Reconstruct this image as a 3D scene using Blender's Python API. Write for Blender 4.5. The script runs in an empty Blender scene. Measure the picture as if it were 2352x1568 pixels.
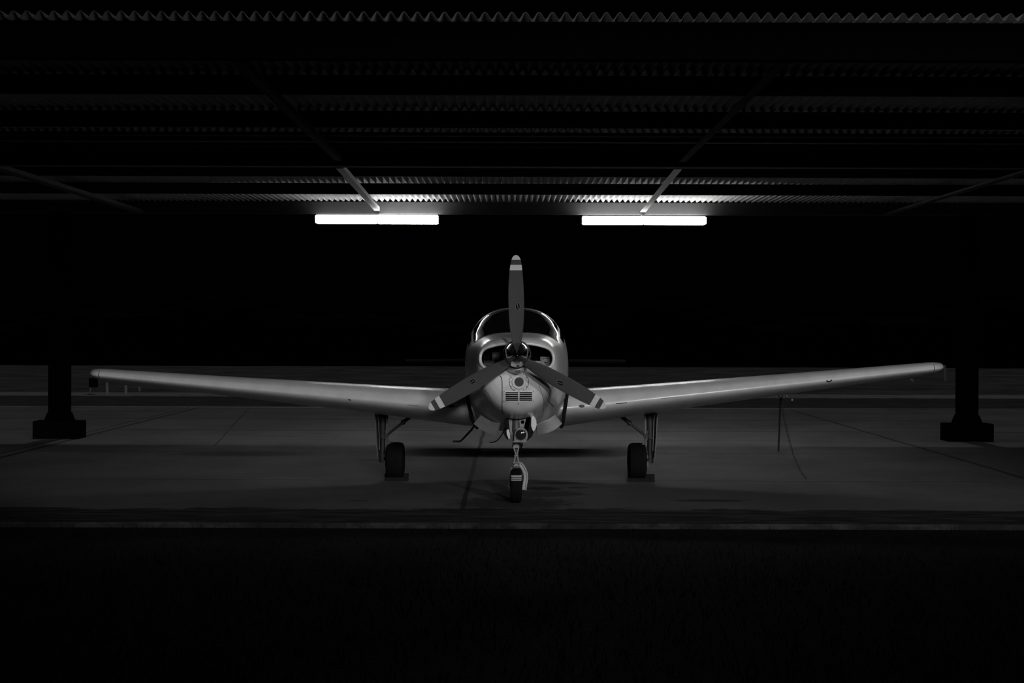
import bpy, bmesh, math, random
from mathutils import Vector, Matrix
from mathutils.bvhtree import BVHTree

random.seed(4)
S = bpy.context.scene
COL = S.collection
R = math.radians

# ------------------------------------------------------------------ camera
F = 2900.0                      # focal length in pixels of the 2352 px wide frame
EYE = 1.82
VPX, VPY = 1176.0, 754.0        # vanishing point of the hangar's depth axis
ROLL = 0.003
cam_data = bpy.data.cameras.new('camera')
cam = bpy.data.objects.new('camera', cam_data)
COL.objects.link(cam)
cam.location = (0, 0, EYE)
cam.rotation_euler = (R(90), -ROLL, 0)
cam_data.sensor_width = 36.0
cam_data.lens = 36.0 * F / 2352.0
cam_data.shift_y = (VPY - 784.0) / 2352.0
cam_data.clip_end = 400
S.camera = cam

# ------------------------------------------------------------------ render look
S.view_settings.view_transform = 'Standard'
S.view_settings.look = 'None'
S.view_settings.gamma = 1.0
S.view_settings.use_curve_mapping = False
S.view_settings.exposure = 0.0
S.cycles.use_denoising = True
S.cycles.max_bounces = 6
S.cycles.sample_clamp_indirect = 2.0

# ------------------------------------------------------------------ night sky
W = bpy.data.worlds.new('night_sky')
S.world = W
W.use_nodes = True
W.node_tree.nodes['Background'].inputs[0].default_value = (0.6, 0.6, 0.6, 1)
W.node_tree.nodes['Background'].inputs[1].default_value = 0.0002

# ------------------------------------------------------------------ lights
REAR_LIGHT_E = 0.30
added_rear_light_d = bpy.data.lights.new('added_rear_light', 'SUN')
added_rear_light_d.energy = REAR_LIGHT_E
added_rear_light_d.angle = R(3)
added_rear_light = bpy.data.objects.new('added_rear_light', added_rear_light_d)
COL.objects.link(added_rear_light)
added_rear_light.rotation_euler = (R(-27), 0, 0)      # added light, high behind the hangar, to brighten the far field


def added_front_light(name, loc, watts, radius, az0, az1, soft, el):
    """Added unseen light behind the camera, shaped to spare roof beam and grass:
    tan(depression) and tan(azimuth) limits of the beam."""
    d = bpy.data.lights.new(name, 'POINT')
    d.energy = watts
    d.shadow_soft_size = radius
    d.use_nodes = True
    nt = d.node_tree
    em = nt.nodes['Emission']
    geo = nt.nodes.new('ShaderNodeNewGeometry')
    sep = nt.nodes.new('ShaderNodeSeparateXYZ')
    nt.links.new(geo.outputs['Incoming'], sep.inputs[0])

    def m(op, a, b=None, clamp=False):
        n = nt.nodes.new('ShaderNodeMath')
        n.operation = op
        n.use_clamp = clamp
        for i, v in enumerate((a, b)):
            if v is None:
                continue
            if isinstance(v, (int, float)):
                n.inputs[i].default_value = v
            else:
                nt.links.new(v, n.inputs[i])
        return n.outputs[0]

    def ramp(v, a, b):
        n = nt.nodes.new('ShaderNodeMapRange')
        n.interpolation_type = 'SMOOTHSTEP'
        nt.links.new(v, n.inputs['Value'])
        n.inputs['From Min'].default_value = a
        n.inputs['From Max'].default_value = b
        return n.outputs[0]
    ty = m('ABSOLUTE', m('DIVIDE', sep.outputs['Z'], sep.outputs['Y']))
    tx = m('DIVIDE', sep.outputs['X'], sep.outputs['Y'])
    v = m('MULTIPLY', ramp(ty, el[0], el[1]), m('SUBTRACT', 1.0, ramp(ty, el[2], el[3])))
    h = m('MULTIPLY', ramp(tx, az0 - soft, az0 + soft), m('SUBTRACT', 1.0, ramp(tx, az1 - soft, az1 + soft)))
    spill = m('ADD', m('MULTIPLY', m('SUBTRACT', 1.0, ramp(ty, el[0], el[1])), 0.022), 0.003)
    s = m('ADD', m('MULTIPLY', v, h), spill)
    nt.links.new(s, em.inputs['Strength'])
    o = bpy.data.objects.new(name, d)
    COL.objects.link(o)
    o.location = loc
    return o


added_front_light('added_front_light_high', (9.0, -6, 7.0), 3300, 0.7, -0.73, -0.13, 0.06, (0.224, 0.242, 0.392, 0.425))  # added lights without fixtures, brightening the airplane's front
added_front_light('added_front_light_middle', (3.5, -6, 5.5), 2900, 0.6, -0.47, 0.12, 0.06, (0.130, 0.156, 0.308, 0.334))
added_front_light('added_front_light_low', (1.5, -6, 4.2), 1050, 0.5, -0.38, 0.30, 0.05, (0.042, 0.058, 0.236, 0.254))
LAMP_L = 30.0


# ------------------------------------------------------------------ helpers
def P(x, y, d):
    """world point at depth d seen at pixel (x, y)"""
    xx = x - VPX
    yy = y - VPY
    return Vector(((xx + yy * ROLL) * d / F, d, EYE - (yy - xx * ROLL) * d / F))


class NT:
    def __init__(self, name):
        self.m = bpy.data.materials.new(name)
        self.m.use_nodes = True
        self.t = self.m.node_tree
        self.b = self.t.nodes['Principled BSDF']
        self.out = self.t.nodes['Material Output']

    def new(self, k, **kw):
        n = self.t.nodes.new(k)
        for a, v in kw.items():
            setattr(n, a, v)
        return n

    def put(self, sock, v):
        if isinstance(v, (int, float)):
            if sock.type == 'RGBA':
                sock.default_value = (v, v, v, 1)
            elif sock.type == 'VECTOR':
                sock.default_value = (v, v, v)
            else:
                sock.default_value = v
        elif isinstance(v, tuple):
            sock.default_value = v
        else:
            self.t.links.new(v, sock)

    def math(self, op, a, b=0.0, clamp=False):
        n = self.new('ShaderNodeMath', operation=op, use_clamp=clamp)
        self.put(n.inputs[0], a)
        self.put(n.inputs[1], b)
        return n.outputs[0]

    def mix(self, f, a, b):
        n = self.new('ShaderNodeMix', data_type='FLOAT')
        self.put(n.inputs[0], f)
        self.put(n.inputs[2], a)
        self.put(n.inputs[3], b)
        return n.outputs[0]

    def ramp(self, v, a, b, smooth=True):
        n = self.new('ShaderNodeMapRange')
        if smooth:
            n.interpolation_type = 'SMOOTHSTEP'
        self.put(n.inputs['Value'], v)
        n.inputs['From Min'].default_value = a
        n.inputs['From Max'].default_value = b
        return n.outputs[0]

    def pos(self, world=True):
        if world:
            return self.new('ShaderNodeNewGeometry').outputs['Position']
        return self.new('ShaderNodeTexCoord').outputs['Object']

    def sep(self, v):
        n = self.new('ShaderNodeSeparateXYZ')
        self.put(n.inputs[0], v)
        return n.outputs

    def noise(self, v, scale, detail=4, rough=0.55, stretch=None):
        if stretch:
            mp = self.new('ShaderNodeMapping')
            mp.inputs['Scale'].default_value = stretch
            self.put(mp.inputs['Vector'], v)
            v = mp.outputs[0]
        n = self.new('ShaderNodeTexNoise')
        self.put(n.inputs['Vector'], v)
        n.inputs['Scale'].default_value = scale
        n.inputs['Detail'].default_value = detail
        n.inputs['Roughness'].default_value = rough
        return n.outputs['Fac']

    def color(self, v):
        if isinstance(v, (int, float)):
            self.b.inputs['Base Color'].default_value = (v, v, v, 1)
        else:
            self.t.links.new(v, self.b.inputs['Base Color'])

    def bump(self, h, strength=0.3, dist=0.01):
        n = self.new('ShaderNodeBump')
        n.inputs['Strength'].default_value = strength
        n.inputs['Distance'].default_value = dist
        self.put(n.inputs['Height'], h)
        self.t.links.new(n.outputs[0], self.b.inputs['Normal'])


def plain(name, v, rough=0.5, metal=0.0, var=0.15, scale=30.0, spec=0.5, coat=0.0):
    m = NT(name)
    n = m.noise(m.pos(False), scale)
    m.color(m.mix(n, v * (1 - var), v * (1 + var)))
    m.b.inputs['Roughness'].default_value = rough
    m.b.inputs['Metallic'].default_value = metal
    m.b.inputs['Specular IOR Level'].default_value = spec
    m.b.inputs['Coat Weight'].default_value = coat
    m.b.inputs['Coat Roughness'].default_value = 0.05
    return m.m


def mat_paint(name, v, dark=0.02, rough=0.42, coat=0.35, dirt=0.2, lining=None):
    m = NT(name)
    p = m.pos(False)
    n1 = m.noise(p, 5.0, 5, 0.6)
    n2 = m.noise(p, 60.0, 3, 0.6)
    c = m.mix(m.ramp(n1, 0.3, 0.75), v, v * (1 - dirt))
    c = m.mix(m.ramp(n2, 0.67, 0.78), c, v * 0.45)
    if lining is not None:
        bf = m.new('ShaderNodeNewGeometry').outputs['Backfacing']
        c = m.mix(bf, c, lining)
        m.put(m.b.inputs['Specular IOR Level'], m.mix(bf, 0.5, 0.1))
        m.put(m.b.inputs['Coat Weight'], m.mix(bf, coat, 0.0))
    else:
        m.b.inputs['Coat Weight'].default_value = coat
    m.color(c)
    m.put(m.b.inputs['Roughness'], m.mix(n1, rough * 0.8, rough * 1.2))
    m.b.inputs['Coat Roughness'].default_value = 0.2
    m.bump(n2, 0.05, 0.002)
    return m.m


def mat_glass():
    m = NT('cabin_glass')
    t = m.new('ShaderNodeBsdfTransparent')
    t.inputs[0].default_value = (0.45, 0.45, 0.45, 1)
    g = m.new('ShaderNodeBsdfGlossy')
    g.inputs['Roughness'].default_value = 0.04
    n = m.noise(m.pos(False), 14.0)
    m.put(g.inputs['Roughness'], m.mix(n, 0.02, 0.07))
    fr = m.new('ShaderNodeFresnel')
    fr.inputs[0].default_value = 1.45
    mx = m.new('ShaderNodeMixShader')
    m.t.links.new(fr.outputs[0], mx.inputs[0])
    m.t.links.new(t.outputs[0], mx.inputs[1])
    m.t.links.new(g.outputs[0], mx.inputs[2])
    m.t.links.new(mx.outputs[0], m.out.inputs[0])
    return m.m


def mat_emit(name, v):
    m = NT(name)
    m.color(0.6)
    p = m.pos(False)
    n = m.noise(p, 3.0)
    m.b.inputs['Emission Color'].default_value = (1, 1, 1, 1)
    m.put(m.b.inputs['Emission Strength'], m.mix(n, v * 0.96, v * 1.04))
    return m.m


def mat_blade():
    m = NT('propeller_paint')
    p = m.sep(m.pos(False))
    x, z = p[0], p[2]
    dark = m.mix(m.noise(m.pos(False), 12.0), 0.062, 0.078)
    tip = m.ramp(z, 0.9605, 0.9615)
    b2 = m.math('MULTIPLY', m.ramp(z, 0.8575, 0.8585), m.math('SUBTRACT', 1.0, m.ramp(z, 0.9115, 0.9125)))
    w = m.math('MAXIMUM', tip, b2)
    # oval maker's badge: pale ring round a dark field with a pale stroke
    ex = m.math('DIVIDE', m.math('SUBTRACT', x, 0.014), 0.023)
    ez = m.math('DIVIDE', m.math('SUBTRACT', z, 0.500), 0.040)
    rr = m.math('SQRT', m.math('ADD', m.math('MULTIPLY', ex, ex), m.math('MULTIPLY', ez, ez)))
    inside = m.math('SUBTRACT', 1.0, m.ramp(rr, 0.98, 1.0))
    ring = m.math('MULTIPLY', inside, m.ramp(rr, 0.86, 0.89))
    s = m.math('ABSOLUTE', m.math('ADD', ex, m.math('MULTIPLY', ez, 0.25)))
    stroke = m.math('MULTIPLY', m.math('LESS_THAN', s, 0.12), m.math('LESS_THAN', rr, 0.7))
    c = m.mix(w, dark, 0.62)
    c = m.mix(inside, c, 0.008)
    c = m.mix(m.math('MAXIMUM', ring, stroke), c, 0.16)
    m.color(c)
    m.b.inputs['Roughness'].default_value = 0.7
    m.b.inputs['Specular IOR Level'].default_value = 0.06
    return m.m


def mat_tire(name, patch=False):
    m = NT(name)
    p = m.pos(False)
    n = m.noise(p, 40.0)
    c = m.mix(n, 0.006, 0.012)
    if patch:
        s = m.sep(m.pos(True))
        # pale broken patch across the tread
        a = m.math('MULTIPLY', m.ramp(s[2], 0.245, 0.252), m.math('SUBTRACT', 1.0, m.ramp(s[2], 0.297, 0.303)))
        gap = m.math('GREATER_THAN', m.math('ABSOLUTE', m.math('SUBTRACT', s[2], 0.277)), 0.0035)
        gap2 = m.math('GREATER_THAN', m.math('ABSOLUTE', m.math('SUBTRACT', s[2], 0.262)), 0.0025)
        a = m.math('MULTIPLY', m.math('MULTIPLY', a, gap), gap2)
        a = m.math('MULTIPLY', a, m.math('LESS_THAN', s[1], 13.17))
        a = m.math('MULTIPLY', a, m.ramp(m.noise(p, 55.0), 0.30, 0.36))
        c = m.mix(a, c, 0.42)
    m.color(c)
    m.b.inputs['Roughness'].default_value = 0.75
    m.b.inputs['Specular IOR Level'].default_value = 0.04
    return m.m


def mat_pavement():
    m = NT('concrete_apron')
    p = m.pos(True)
    s = m.sep(p)
    x, y = s[0], s[1]
    n1 = m.noise(p, 0.55, 6, 0.6)
    n2 = m.noise(p, 9.0, 5, 0.65)
    n3 = m.noise(p, 90.0, 2, 0.6)
    wob = m.math('MULTIPLY', m.math('SUBTRACT', m.noise(p, 0.9, 3), 0.5), 0.06)
    c = m.mix(m.ramp(n1, 0.25, 0.75), 0.075, 0.125)
    c = m.math('MULTIPLY', c, m.mix(n2, 0.78, 1.22))
    c = m.math('MULTIPLY', c, m.mix(n3, 0.85, 1.15))

    def line(coord, at, w, k=1.0, wobble=True):
        q = m.math('ADD', coord, wob) if wobble else coord
        dist = m.math('ABSOLUTE', m.math('SUBTRACT', q, at))
        f = m.math('SUBTRACT', 1.0, m.ramp(dist, w * 0.5, w))
        return m.math('MULTIPLY', f, k)
    # saw-cut joints across and along the slabs
    j = line(y, 15.14, 0.022, 0.85)
    for at, w, k in ((18.50, 0.045, 0.7), (20.55, 0.04, 0.5), (22.45, 0.06, 0.8), (25.2, 0.09, 0.7), (27.3, 0.08, 0.6)):
        j = m.math('MAXIMUM', j, line(y, at, w, k))
    brk = m.ramp(n2, 0.34, 0.5)
    j = m.math('MULTIPLY', j, brk)
    for at, w in ((-7.12, 0.06), (-0.50, 0.035), (6.3, 0.05), (-7.35, 0.03)):
        j = m.math('MAXIMUM', j, line(x, at, w, 0.8))
    # crack running off diagonally at the left
    q = m.math('ADD', x, m.math('MULTIPLY', y, 0.15))
    j = m.math('MAXIMUM', j, m.math('MULTIPLY', line(q, -1.66, 0.02, 0.6), m.math('GREATER_THAN', y, 19.5)))
    c = m.mix(j, c, 0.012)
    # pale mortar edge beside the joint under the wheels
    c = m.mix(m.math('MULTIPLY', line(y, 15.19, 0.03, 0.55), m.ramp(n1, 0.42, 0.52)), c, 0.17)
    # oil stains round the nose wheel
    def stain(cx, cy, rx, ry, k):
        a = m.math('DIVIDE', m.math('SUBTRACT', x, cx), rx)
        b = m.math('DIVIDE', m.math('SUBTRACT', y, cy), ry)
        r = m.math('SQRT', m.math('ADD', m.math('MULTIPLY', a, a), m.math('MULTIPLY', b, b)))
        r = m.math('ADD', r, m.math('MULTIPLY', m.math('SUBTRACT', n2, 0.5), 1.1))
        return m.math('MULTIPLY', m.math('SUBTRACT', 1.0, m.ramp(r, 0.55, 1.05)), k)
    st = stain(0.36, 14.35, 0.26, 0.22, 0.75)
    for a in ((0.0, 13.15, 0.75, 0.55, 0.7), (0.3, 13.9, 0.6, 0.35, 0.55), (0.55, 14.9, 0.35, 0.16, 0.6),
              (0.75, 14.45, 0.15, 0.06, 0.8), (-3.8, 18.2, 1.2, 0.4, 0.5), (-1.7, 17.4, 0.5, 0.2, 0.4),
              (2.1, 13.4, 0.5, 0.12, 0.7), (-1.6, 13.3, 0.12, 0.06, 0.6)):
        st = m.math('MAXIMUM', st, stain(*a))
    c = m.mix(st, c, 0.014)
    # worn tar strip along the front edge
    e = m.math('ADD', y, m.math('MULTIPLY', m.math('SUBTRACT', m.noise(p, 1.3, 5, 0.65, (1, 2.2, 1)), 0.5), 0.75))
    strip = m.math('SUBTRACT', 1.0, m.ramp(e, 12.66, 12.78))
    rub = m.mix(m.ramp(m.noise(p, 3.0, 6, 0.7, (0.5, 3.0, 1)), 0.42, 0.68), 0.012, 0.055)
    c = m.mix(strip, c, rub)
    c = m.mix(line(y, 12.33, 0.018, 0.5, False), c, 0.09)
    m.color(c)
    m.b.inputs['Roughness'].default_value = 0.8
    m.b.inputs['Specular IOR Level'].default_value = 0.25
    m.bump(m.math('ADD', n3, m.math('MULTIPLY', j, -2.0)), 0.25, 0.006)
    return m.m


def mat_ground(name, a, b, scale=1.2):
    m = NT(name)
    p = m.pos(True)
    n = m.math('MULTIPLY', m.noise(p, scale, 6, 0.65), m.mix(m.noise(p, scale * 25, 3), 0.6, 1.4))
    m.color(m.mix(m.ramp(n, 0.25, 0.7), a, b))
    m.b.inputs['Roughness'].default_value = 0.95
    m.b.inputs['Specular IOR Level'].default_value = 0.1
    m.bump(n, 0.6, 0.05)
    return m.m


M = {
    'paint': mat_paint('white_aircraft_paint', 0.80, dirt=0.22, rough=0.5, coat=0.8),
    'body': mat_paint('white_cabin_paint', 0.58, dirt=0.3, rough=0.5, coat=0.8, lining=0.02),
    'wing': mat_paint('white_wing_paint', 0.68, dirt=0.16, rough=0.5, coat=0.65),
    'tail': plain('shade_dark_tail', 0.008, 1.0, spec=0.0),  # tail blackened so it reads as lying in shade
    'glass': mat_glass(),
    'chrome': plain('polished_spinner', 0.45, 0.13, 1.0, 0.1),
    'steel': plain('grey_gear_steel', 0.11, 0.5, 0.2),
    'darksteel': plain('dark_gear_steel', 0.025, 0.55, 0.2),
    'light_steel': plain('pale_gear_paint', 0.24, 0.55),
    'fork': plain('cream_fork_paint', 0.38, 0.55),
    'black': plain('black_void', 0.004, 0.9, spec=0.05),
    'rubber': plain('black_rubber', 0.008, 0.8, spec=0.15),
    'tire': mat_tire('tire_rubber'),
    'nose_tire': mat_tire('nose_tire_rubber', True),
    'blade': mat_blade(),
    'baffle': plain('engine_baffle_aluminium', 0.36, 0.6, 0.0, 0.25, 60),
    'engine': plain('engine_cylinder_metal', 0.06, 0.6, 0.2, 0.3, 40),
    'seat': plain('dark_seat_cloth', 0.012, 0.9, spec=0.1),
    'roof': plain('galvanised_roof_sheet', 0.34, 0.7, 0.0, 0.35, 6, spec=0.25),
    'timber': plain('dark_stained_timber', 0.018, 0.85, 0.0, 0.3, 8, spec=0.1),
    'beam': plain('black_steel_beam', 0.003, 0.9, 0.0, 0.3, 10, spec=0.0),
    'girder': plain('grey_girder_paint', 0.06, 0.8, 0.0, 0.25, 4, spec=0.1),
    'dim_bar': plain('rafter_shade_tone', 0.10, 0.8, 0.0, 0.35, 14, spec=0.05),  # rafter colour darkened to stand in for dim light
    'flange': plain('lit_flange_tone', 0.16, 0.8, 0.0, 0.35, 14, spec=0.05),  # lower flange made paler, imitating light caught along it
    'bar': plain('rafter_lit_tone', 0.65, 0.7, 0.0, 0.35, 14, spec=0.2),  # rafter colour paled to imitate the lamps' light; pipes and post share it
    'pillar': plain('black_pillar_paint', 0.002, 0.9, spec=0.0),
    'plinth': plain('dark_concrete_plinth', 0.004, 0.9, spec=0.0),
    'lamp': mat_emit('lamp_diffuser', LAMP_L),
    'lamp_dim': mat_emit('lamp_diffuser_dim', 8.0),
    'lamp_body': plain('lamp_housing', 0.25, 0.5),
    'chain': plain('rusty_chain', 0.022, 0.6, 0.4),
    'wood': plain('dark_chock_wood', 0.016, 0.9, 0.0, 0.4, 20, spec=0.1),
    'stake': plain('white_stake_paint', 0.85, 0.8),
    'box': plain('dark_box_paint', 0.006, 0.8, spec=0.1),
    'black_backdrop': plain('backdrop_black', 0.006, 1.0, 0.0, 0.4, 1.5, spec=0.0),
    'kerb': mat_ground('concrete_kerb', 0.16, 0.26, 2.0),
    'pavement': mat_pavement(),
    'asphalt': mat_ground('old_asphalt', 0.03, 0.06),
    'field': mat_ground('mown_field', 0.035, 0.10, 0.5),
    'lawn': mat_ground('dark_lawn', 0.003, 0.012),
    'grass': plain('dark_grass_blade', 0.010, 0.9, spec=0.0),
    'lens': plain('clear_lamp_lens', 0.02, 0.08, 0.0, spec=0.9, coat=1.0),
}


KEEP = []


def mk(name, bm, mats, parent=None, smooth=None):
    """link a bmesh as one mesh object; smooth = sharp angle in degrees"""
    if not any(bm is k for k in KEEP):
        bmesh.ops.recalc_face_normals(bm, faces=bm.faces)
    me = bpy.data.meshes.new(name)
    bm.to_mesh(me)
    bm.free()
    return mko(name, me, mats, parent, smooth)


def mko(name, me, mats, parent=None, smooth=None):
    if not isinstance(mats, (list, tuple)):
        mats = [mats]
    for x in mats:
        me.materials.append(M[x] if isinstance(x, str) else x)
    if smooth is not None:
        for p in me.polygons:
            p.use_smooth = True
        me.set_sharp_from_angle(angle=R(smooth))
    o = bpy.data.objects.new(name, me)
    COL.objects.link(o)
    if parent is not None:
        adopt(o, parent)
    return o


def wm(o):
    m = o.matrix_basis.copy()
    if o.parent:
        m = wm(o.parent) @ o.matrix_parent_inverse @ m
    return m


def adopt(o, parent):
    o.parent = parent
    o.matrix_parent_inverse = wm(parent).inverted()


def thing(name, label, cat, loc, group=None):
    o = bpy.data.objects.new(name, None)
    o.empty_display_size = 0.2
    COL.objects.link(o)
    o.location = loc
    return tag(o, label, cat, group)


def tag(o, label, cat, group=None, kind=None):
    o['label'] = label
    o['category'] = cat
    if group:
        o['group'] = group
    if kind:
        o['kind'] = kind
    return o


def struct(o):
    o['kind'] = 'structure'
    return o


def new():
    return bmesh.new()


def box(bm, lo, hi, bev=0.0, mi=0, mat=None):
    c = [(a + b) / 2 for a, b in zip(lo, hi)]
    s = [abs(b - a) for a, b in zip(lo, hi)]
    m = Matrix.Translation(c) @ Matrix.Diagonal((*s, 1))
    if mat is not None:
        m = mat @ m
    r = bmesh.ops.create_cube(bm, size=1.0, matrix=m)
    vs = r['verts']
    fs = {f for v in vs for f in v.link_faces}
    for f in fs:
        f.material_index = mi
    if bev:
        es = {e for v in vs for e in v.link_edges}
        bmesh.ops.bevel(bm, geom=list(es), offset=bev, segments=2, affect='EDGES', profile=0.5)
    return vs


def ring_faces(bm, rings, closed=True, cap0=False, cap1=False, mi=0, smooth=True):
    vr = [[bm.verts.new(p) for p in r] for r in rings]
    n = len(vr[0])
    fs = []
    for a, b in zip(vr, vr[1:]):
        for i in range(n if closed else n - 1):
            k = (i + 1) % n
            try:
                f = bm.faces.new((a[i], a[k], b[k], b[i]))
                f.material_index = mi
                fs.append(f)
            except ValueError:
                pass
    for c, r in ((cap0, vr[0]), (cap1, vr[-1])):
        if c:
            f = bm.faces.new(r)
            f.material_index = mi
    return fs


def frame_at(t):
    t = t.normalized()
    up = Vector((0, 0, 1)) if abs(t.z) < 0.9 else Vector((1, 0, 0))
    u = t.cross(up).normalized()
    return u, u.cross(t).normalized()


def tube(bm, pts, r, seg=10, caps=True, mi=0, closed=False):
    pts = [Vector(p) for p in pts]
    rs = r if isinstance(r, (list, tuple)) else [r] * len(pts)
    rings = []
    n = len(pts)
    pu = None
    for i, p in enumerate(pts):
        if closed:
            t = pts[(i + 1) % n] - pts[i - 1]
        else:
            t = pts[min(i + 1, n - 1)] - pts[max(i - 1, 0)]
        t.normalize()
        if pu is None:
            u, v = frame_at(t)
        else:
            u = (pu - t * pu.dot(t)).normalized()
            v = u.cross(t).normalized()
        pu = u
        rings.append([p + (u * math.cos(a) + v * math.sin(a)) * rs[i]
                      for a in [2 * math.pi * k / seg for k in range(seg)]])
    if closed:
        rings.append(rings[0])
        ring_faces(bm, rings, mi=mi)
        bmesh.ops.remove_doubles(bm, verts=bm.verts, dist=1e-6)
    else:
        ring_faces(bm, rings, cap0=caps, cap1=caps, mi=mi)


def bar(bm, a, b, w, h, mi=0, side=None):
    """rectangular bar from a to b, w across, h along the second axis"""
    a, b = Vector(a), Vector(b)
    t = (b - a).normalized()
    u, v = frame_at(t)
    if side is not None:
        u = (Vector(side) - t * Vector(side).dot(t)).normalized()
        v = t.cross(u).normalized()
    q = [u * sx * w / 2 + v * sy * h / 2 for sx, sy in ((-1, -1), (1, -1), (1, 1), (-1, 1))]
    ring_faces(bm, [[a + k for k in q], [b + k for k in q]], cap0=True, cap1=True, mi=mi)


def lathe(bm, prof, centre, axis='x', seg=40, mi=0):
    """prof: list of (along, radius)"""
    c = Vector(centre)
    rings = []
    for a, r in prof:
        r = max(r, 1e-4)
        ring = []
        for k in range(seg):
            t = 2 * math.pi * k / seg
            p, q = r * math.cos(t), r * math.sin(t)
            ring.append(c + (Vector((a, p, q)) if axis == 'x' else Vector((p, a, q)) if axis == 'y' else Vector((p, q, a))))
        rings.append(ring)
    ring_faces(bm, rings, cap0=True, cap1=True, mi=mi)


def catmull(pts, n=8, closed=False):
    pts = [Vector(p) for p in pts]
    out = []
    k = len(pts)
    for i in range(k if closed else k - 1):
        g = (lambda j: pts[j % k]) if closed else (lambda j: pts[max(0, min(k - 1, j))])
        a, b, c, d = g(i - 1), g(i), g(i + 1), g(i + 2)
        for s in range(n):
            t = s / n
            out.append(0.5 * ((2 * b) + (c - a) * t + (2 * a - 5 * b + 4 * c - d) * t * t + (3 * b - a - 3 * c + d) * t ** 3))
    if not closed:
        out.append(pts[-1])
    return out


def apply_bool(o, cutters):
    for c in cutters:
        md = o.modifiers.new('cut', 'BOOLEAN')
        md.operation = 'DIFFERENCE'
        md.object = c
        md.solver = 'EXACT'
    dg = bpy.context.evaluated_depsgraph_get()
    me = bpy.data.meshes.new_from_object(o.evaluated_get(dg))
    o.modifiers.clear()
    o.data = me
    for c in cutters:
        bpy.data.objects.remove(c, do_unlink=True)


# ================================================================== SETTING
def sheet(name, x0, x1, y0, y1, z, mat, nx=1, ny=1, thick=0.3):
    bm = new()
    box(bm, (x0, y0, z - thick), (x1, y1, z))
    return mk(name, bm, mat)


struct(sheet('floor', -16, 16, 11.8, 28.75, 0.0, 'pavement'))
struct(sheet('lawn', -16, 16, -12, 11.79, -0.05, 'lawn'))
struct(sheet('asphalt_strip', -30, 30, 28.95, 33.4, -0.01, 'asphalt'))
struct(sheet('field', -60, 60, 33.4, 90, -0.02, 'field'))
struct(sheet('kerb_line', -30, 30, 28.75, 28.95, 0.012, 'kerb'))
bm = new()
x = -30.0
while x < 30:
    box(bm, (x, 33.3, -0.2), (x + 1.97, 35.1, 0.012), 0.01)
    x += 2.0
struct(mk('kerb', bm, 'kerb'))

ROOF_H = 2.064
ZR = EYE + ROOF_H                       # 3.91
bm = new()
pitch, amp = 0.0902, 0.025
n = int(19.0 / pitch * 10)
ys = [8.44, 10.3, 12.0, 14.1, 15.9, 18.0, 20.0, 21.6]
rows = []
for yy in ys:
    rows.append([bm.verts.new((-9.5 + i * pitch / 10, yy, ZR + amp + amp * math.sin(2 * math.pi * i / 10))) for i in range(n)])
for a, b in zip(rows, rows[1:]):
    for i in range(n - 1):
        bm.faces.new((a[i], b[i], b[i + 1], a[i + 1]))
roof = mk('ceiling', bm, 'roof', smooth=80)
sd = roof.modifiers.new('thickness', 'SOLIDIFY')
sd.thickness = 0.0025
sd.offset = 1
struct(roof)


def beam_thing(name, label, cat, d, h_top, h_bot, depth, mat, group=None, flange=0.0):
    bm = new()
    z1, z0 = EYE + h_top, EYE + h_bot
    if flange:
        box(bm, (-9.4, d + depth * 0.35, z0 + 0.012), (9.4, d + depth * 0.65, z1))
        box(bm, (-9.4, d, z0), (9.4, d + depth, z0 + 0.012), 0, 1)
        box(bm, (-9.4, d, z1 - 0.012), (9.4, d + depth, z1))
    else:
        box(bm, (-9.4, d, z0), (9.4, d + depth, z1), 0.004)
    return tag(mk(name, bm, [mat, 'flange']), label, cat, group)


beam_thing('roof_beam', 'deep black beam under the front edge of the corrugated roof', 'beam', 8.50, ROOF_H, 1.815, 0.10, 'beam')
PG = 'timber purlins under the corrugated roof'
for d, w in ((10.30, 'first dark purlin behind the front roof beam, across the whole roof'),
             (12.00, 'second dark purlin behind the front roof beam, below the widest roof strip'),
             (13.30, 'third dark purlin behind the front roof beam, with thin pipes strung along its face'),
             (15.90, 'dark purlin directly behind the flanged steel cross beam'),
             (18.00, 'dark purlin nearest the lit fluorescent lamps, with bright gaps along its top')):
    beam_thing('purlin', w, 'purlin', d, ROOF_H, 1.91, 0.06, 'timber', PG)
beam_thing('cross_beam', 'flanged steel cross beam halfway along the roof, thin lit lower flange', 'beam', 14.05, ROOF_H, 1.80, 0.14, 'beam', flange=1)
beam_thing('girder', 'grey girder across the back, lit above the two fluorescent lamps', 'girder', 20.62, 2.060, 1.868, 0.16, 'girder')
for y, d, w in ((326.5, 13.27, 'lower of two thin pipes running along the third purlin'),
                (313, 13.27, 'upper of two thin pipes running along the third purlin')):
    bm = new()
    z = P(1176, y, d).z
    tube(bm, [(-9.3, d, z), (9.3, d, z)], 0.008, 8)
    tag(mk('conduit', bm, 'bar', smooth=50), w, 'pipe', 'pipes under the roof')


def rafter(a, b, label, w=0.075, h=0.05, mat='dim_bar'):
    bm = new()
    bar(bm, a, b, w, 0.010, side=(1, 0, 0))
    up = Vector((0, 0, h / 2))
    bar(bm, Vector(a) + up + Vector((w / 2 - 0.005, 0, 0)), Vector(b) + up + Vector((w / 2 - 0.005, 0, 0)), 0.010, h, side=(1, 0, 0))
    tag(mk('rafter', bm, mat), label, 'rafter', 'angle iron rafters under the roof')


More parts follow.
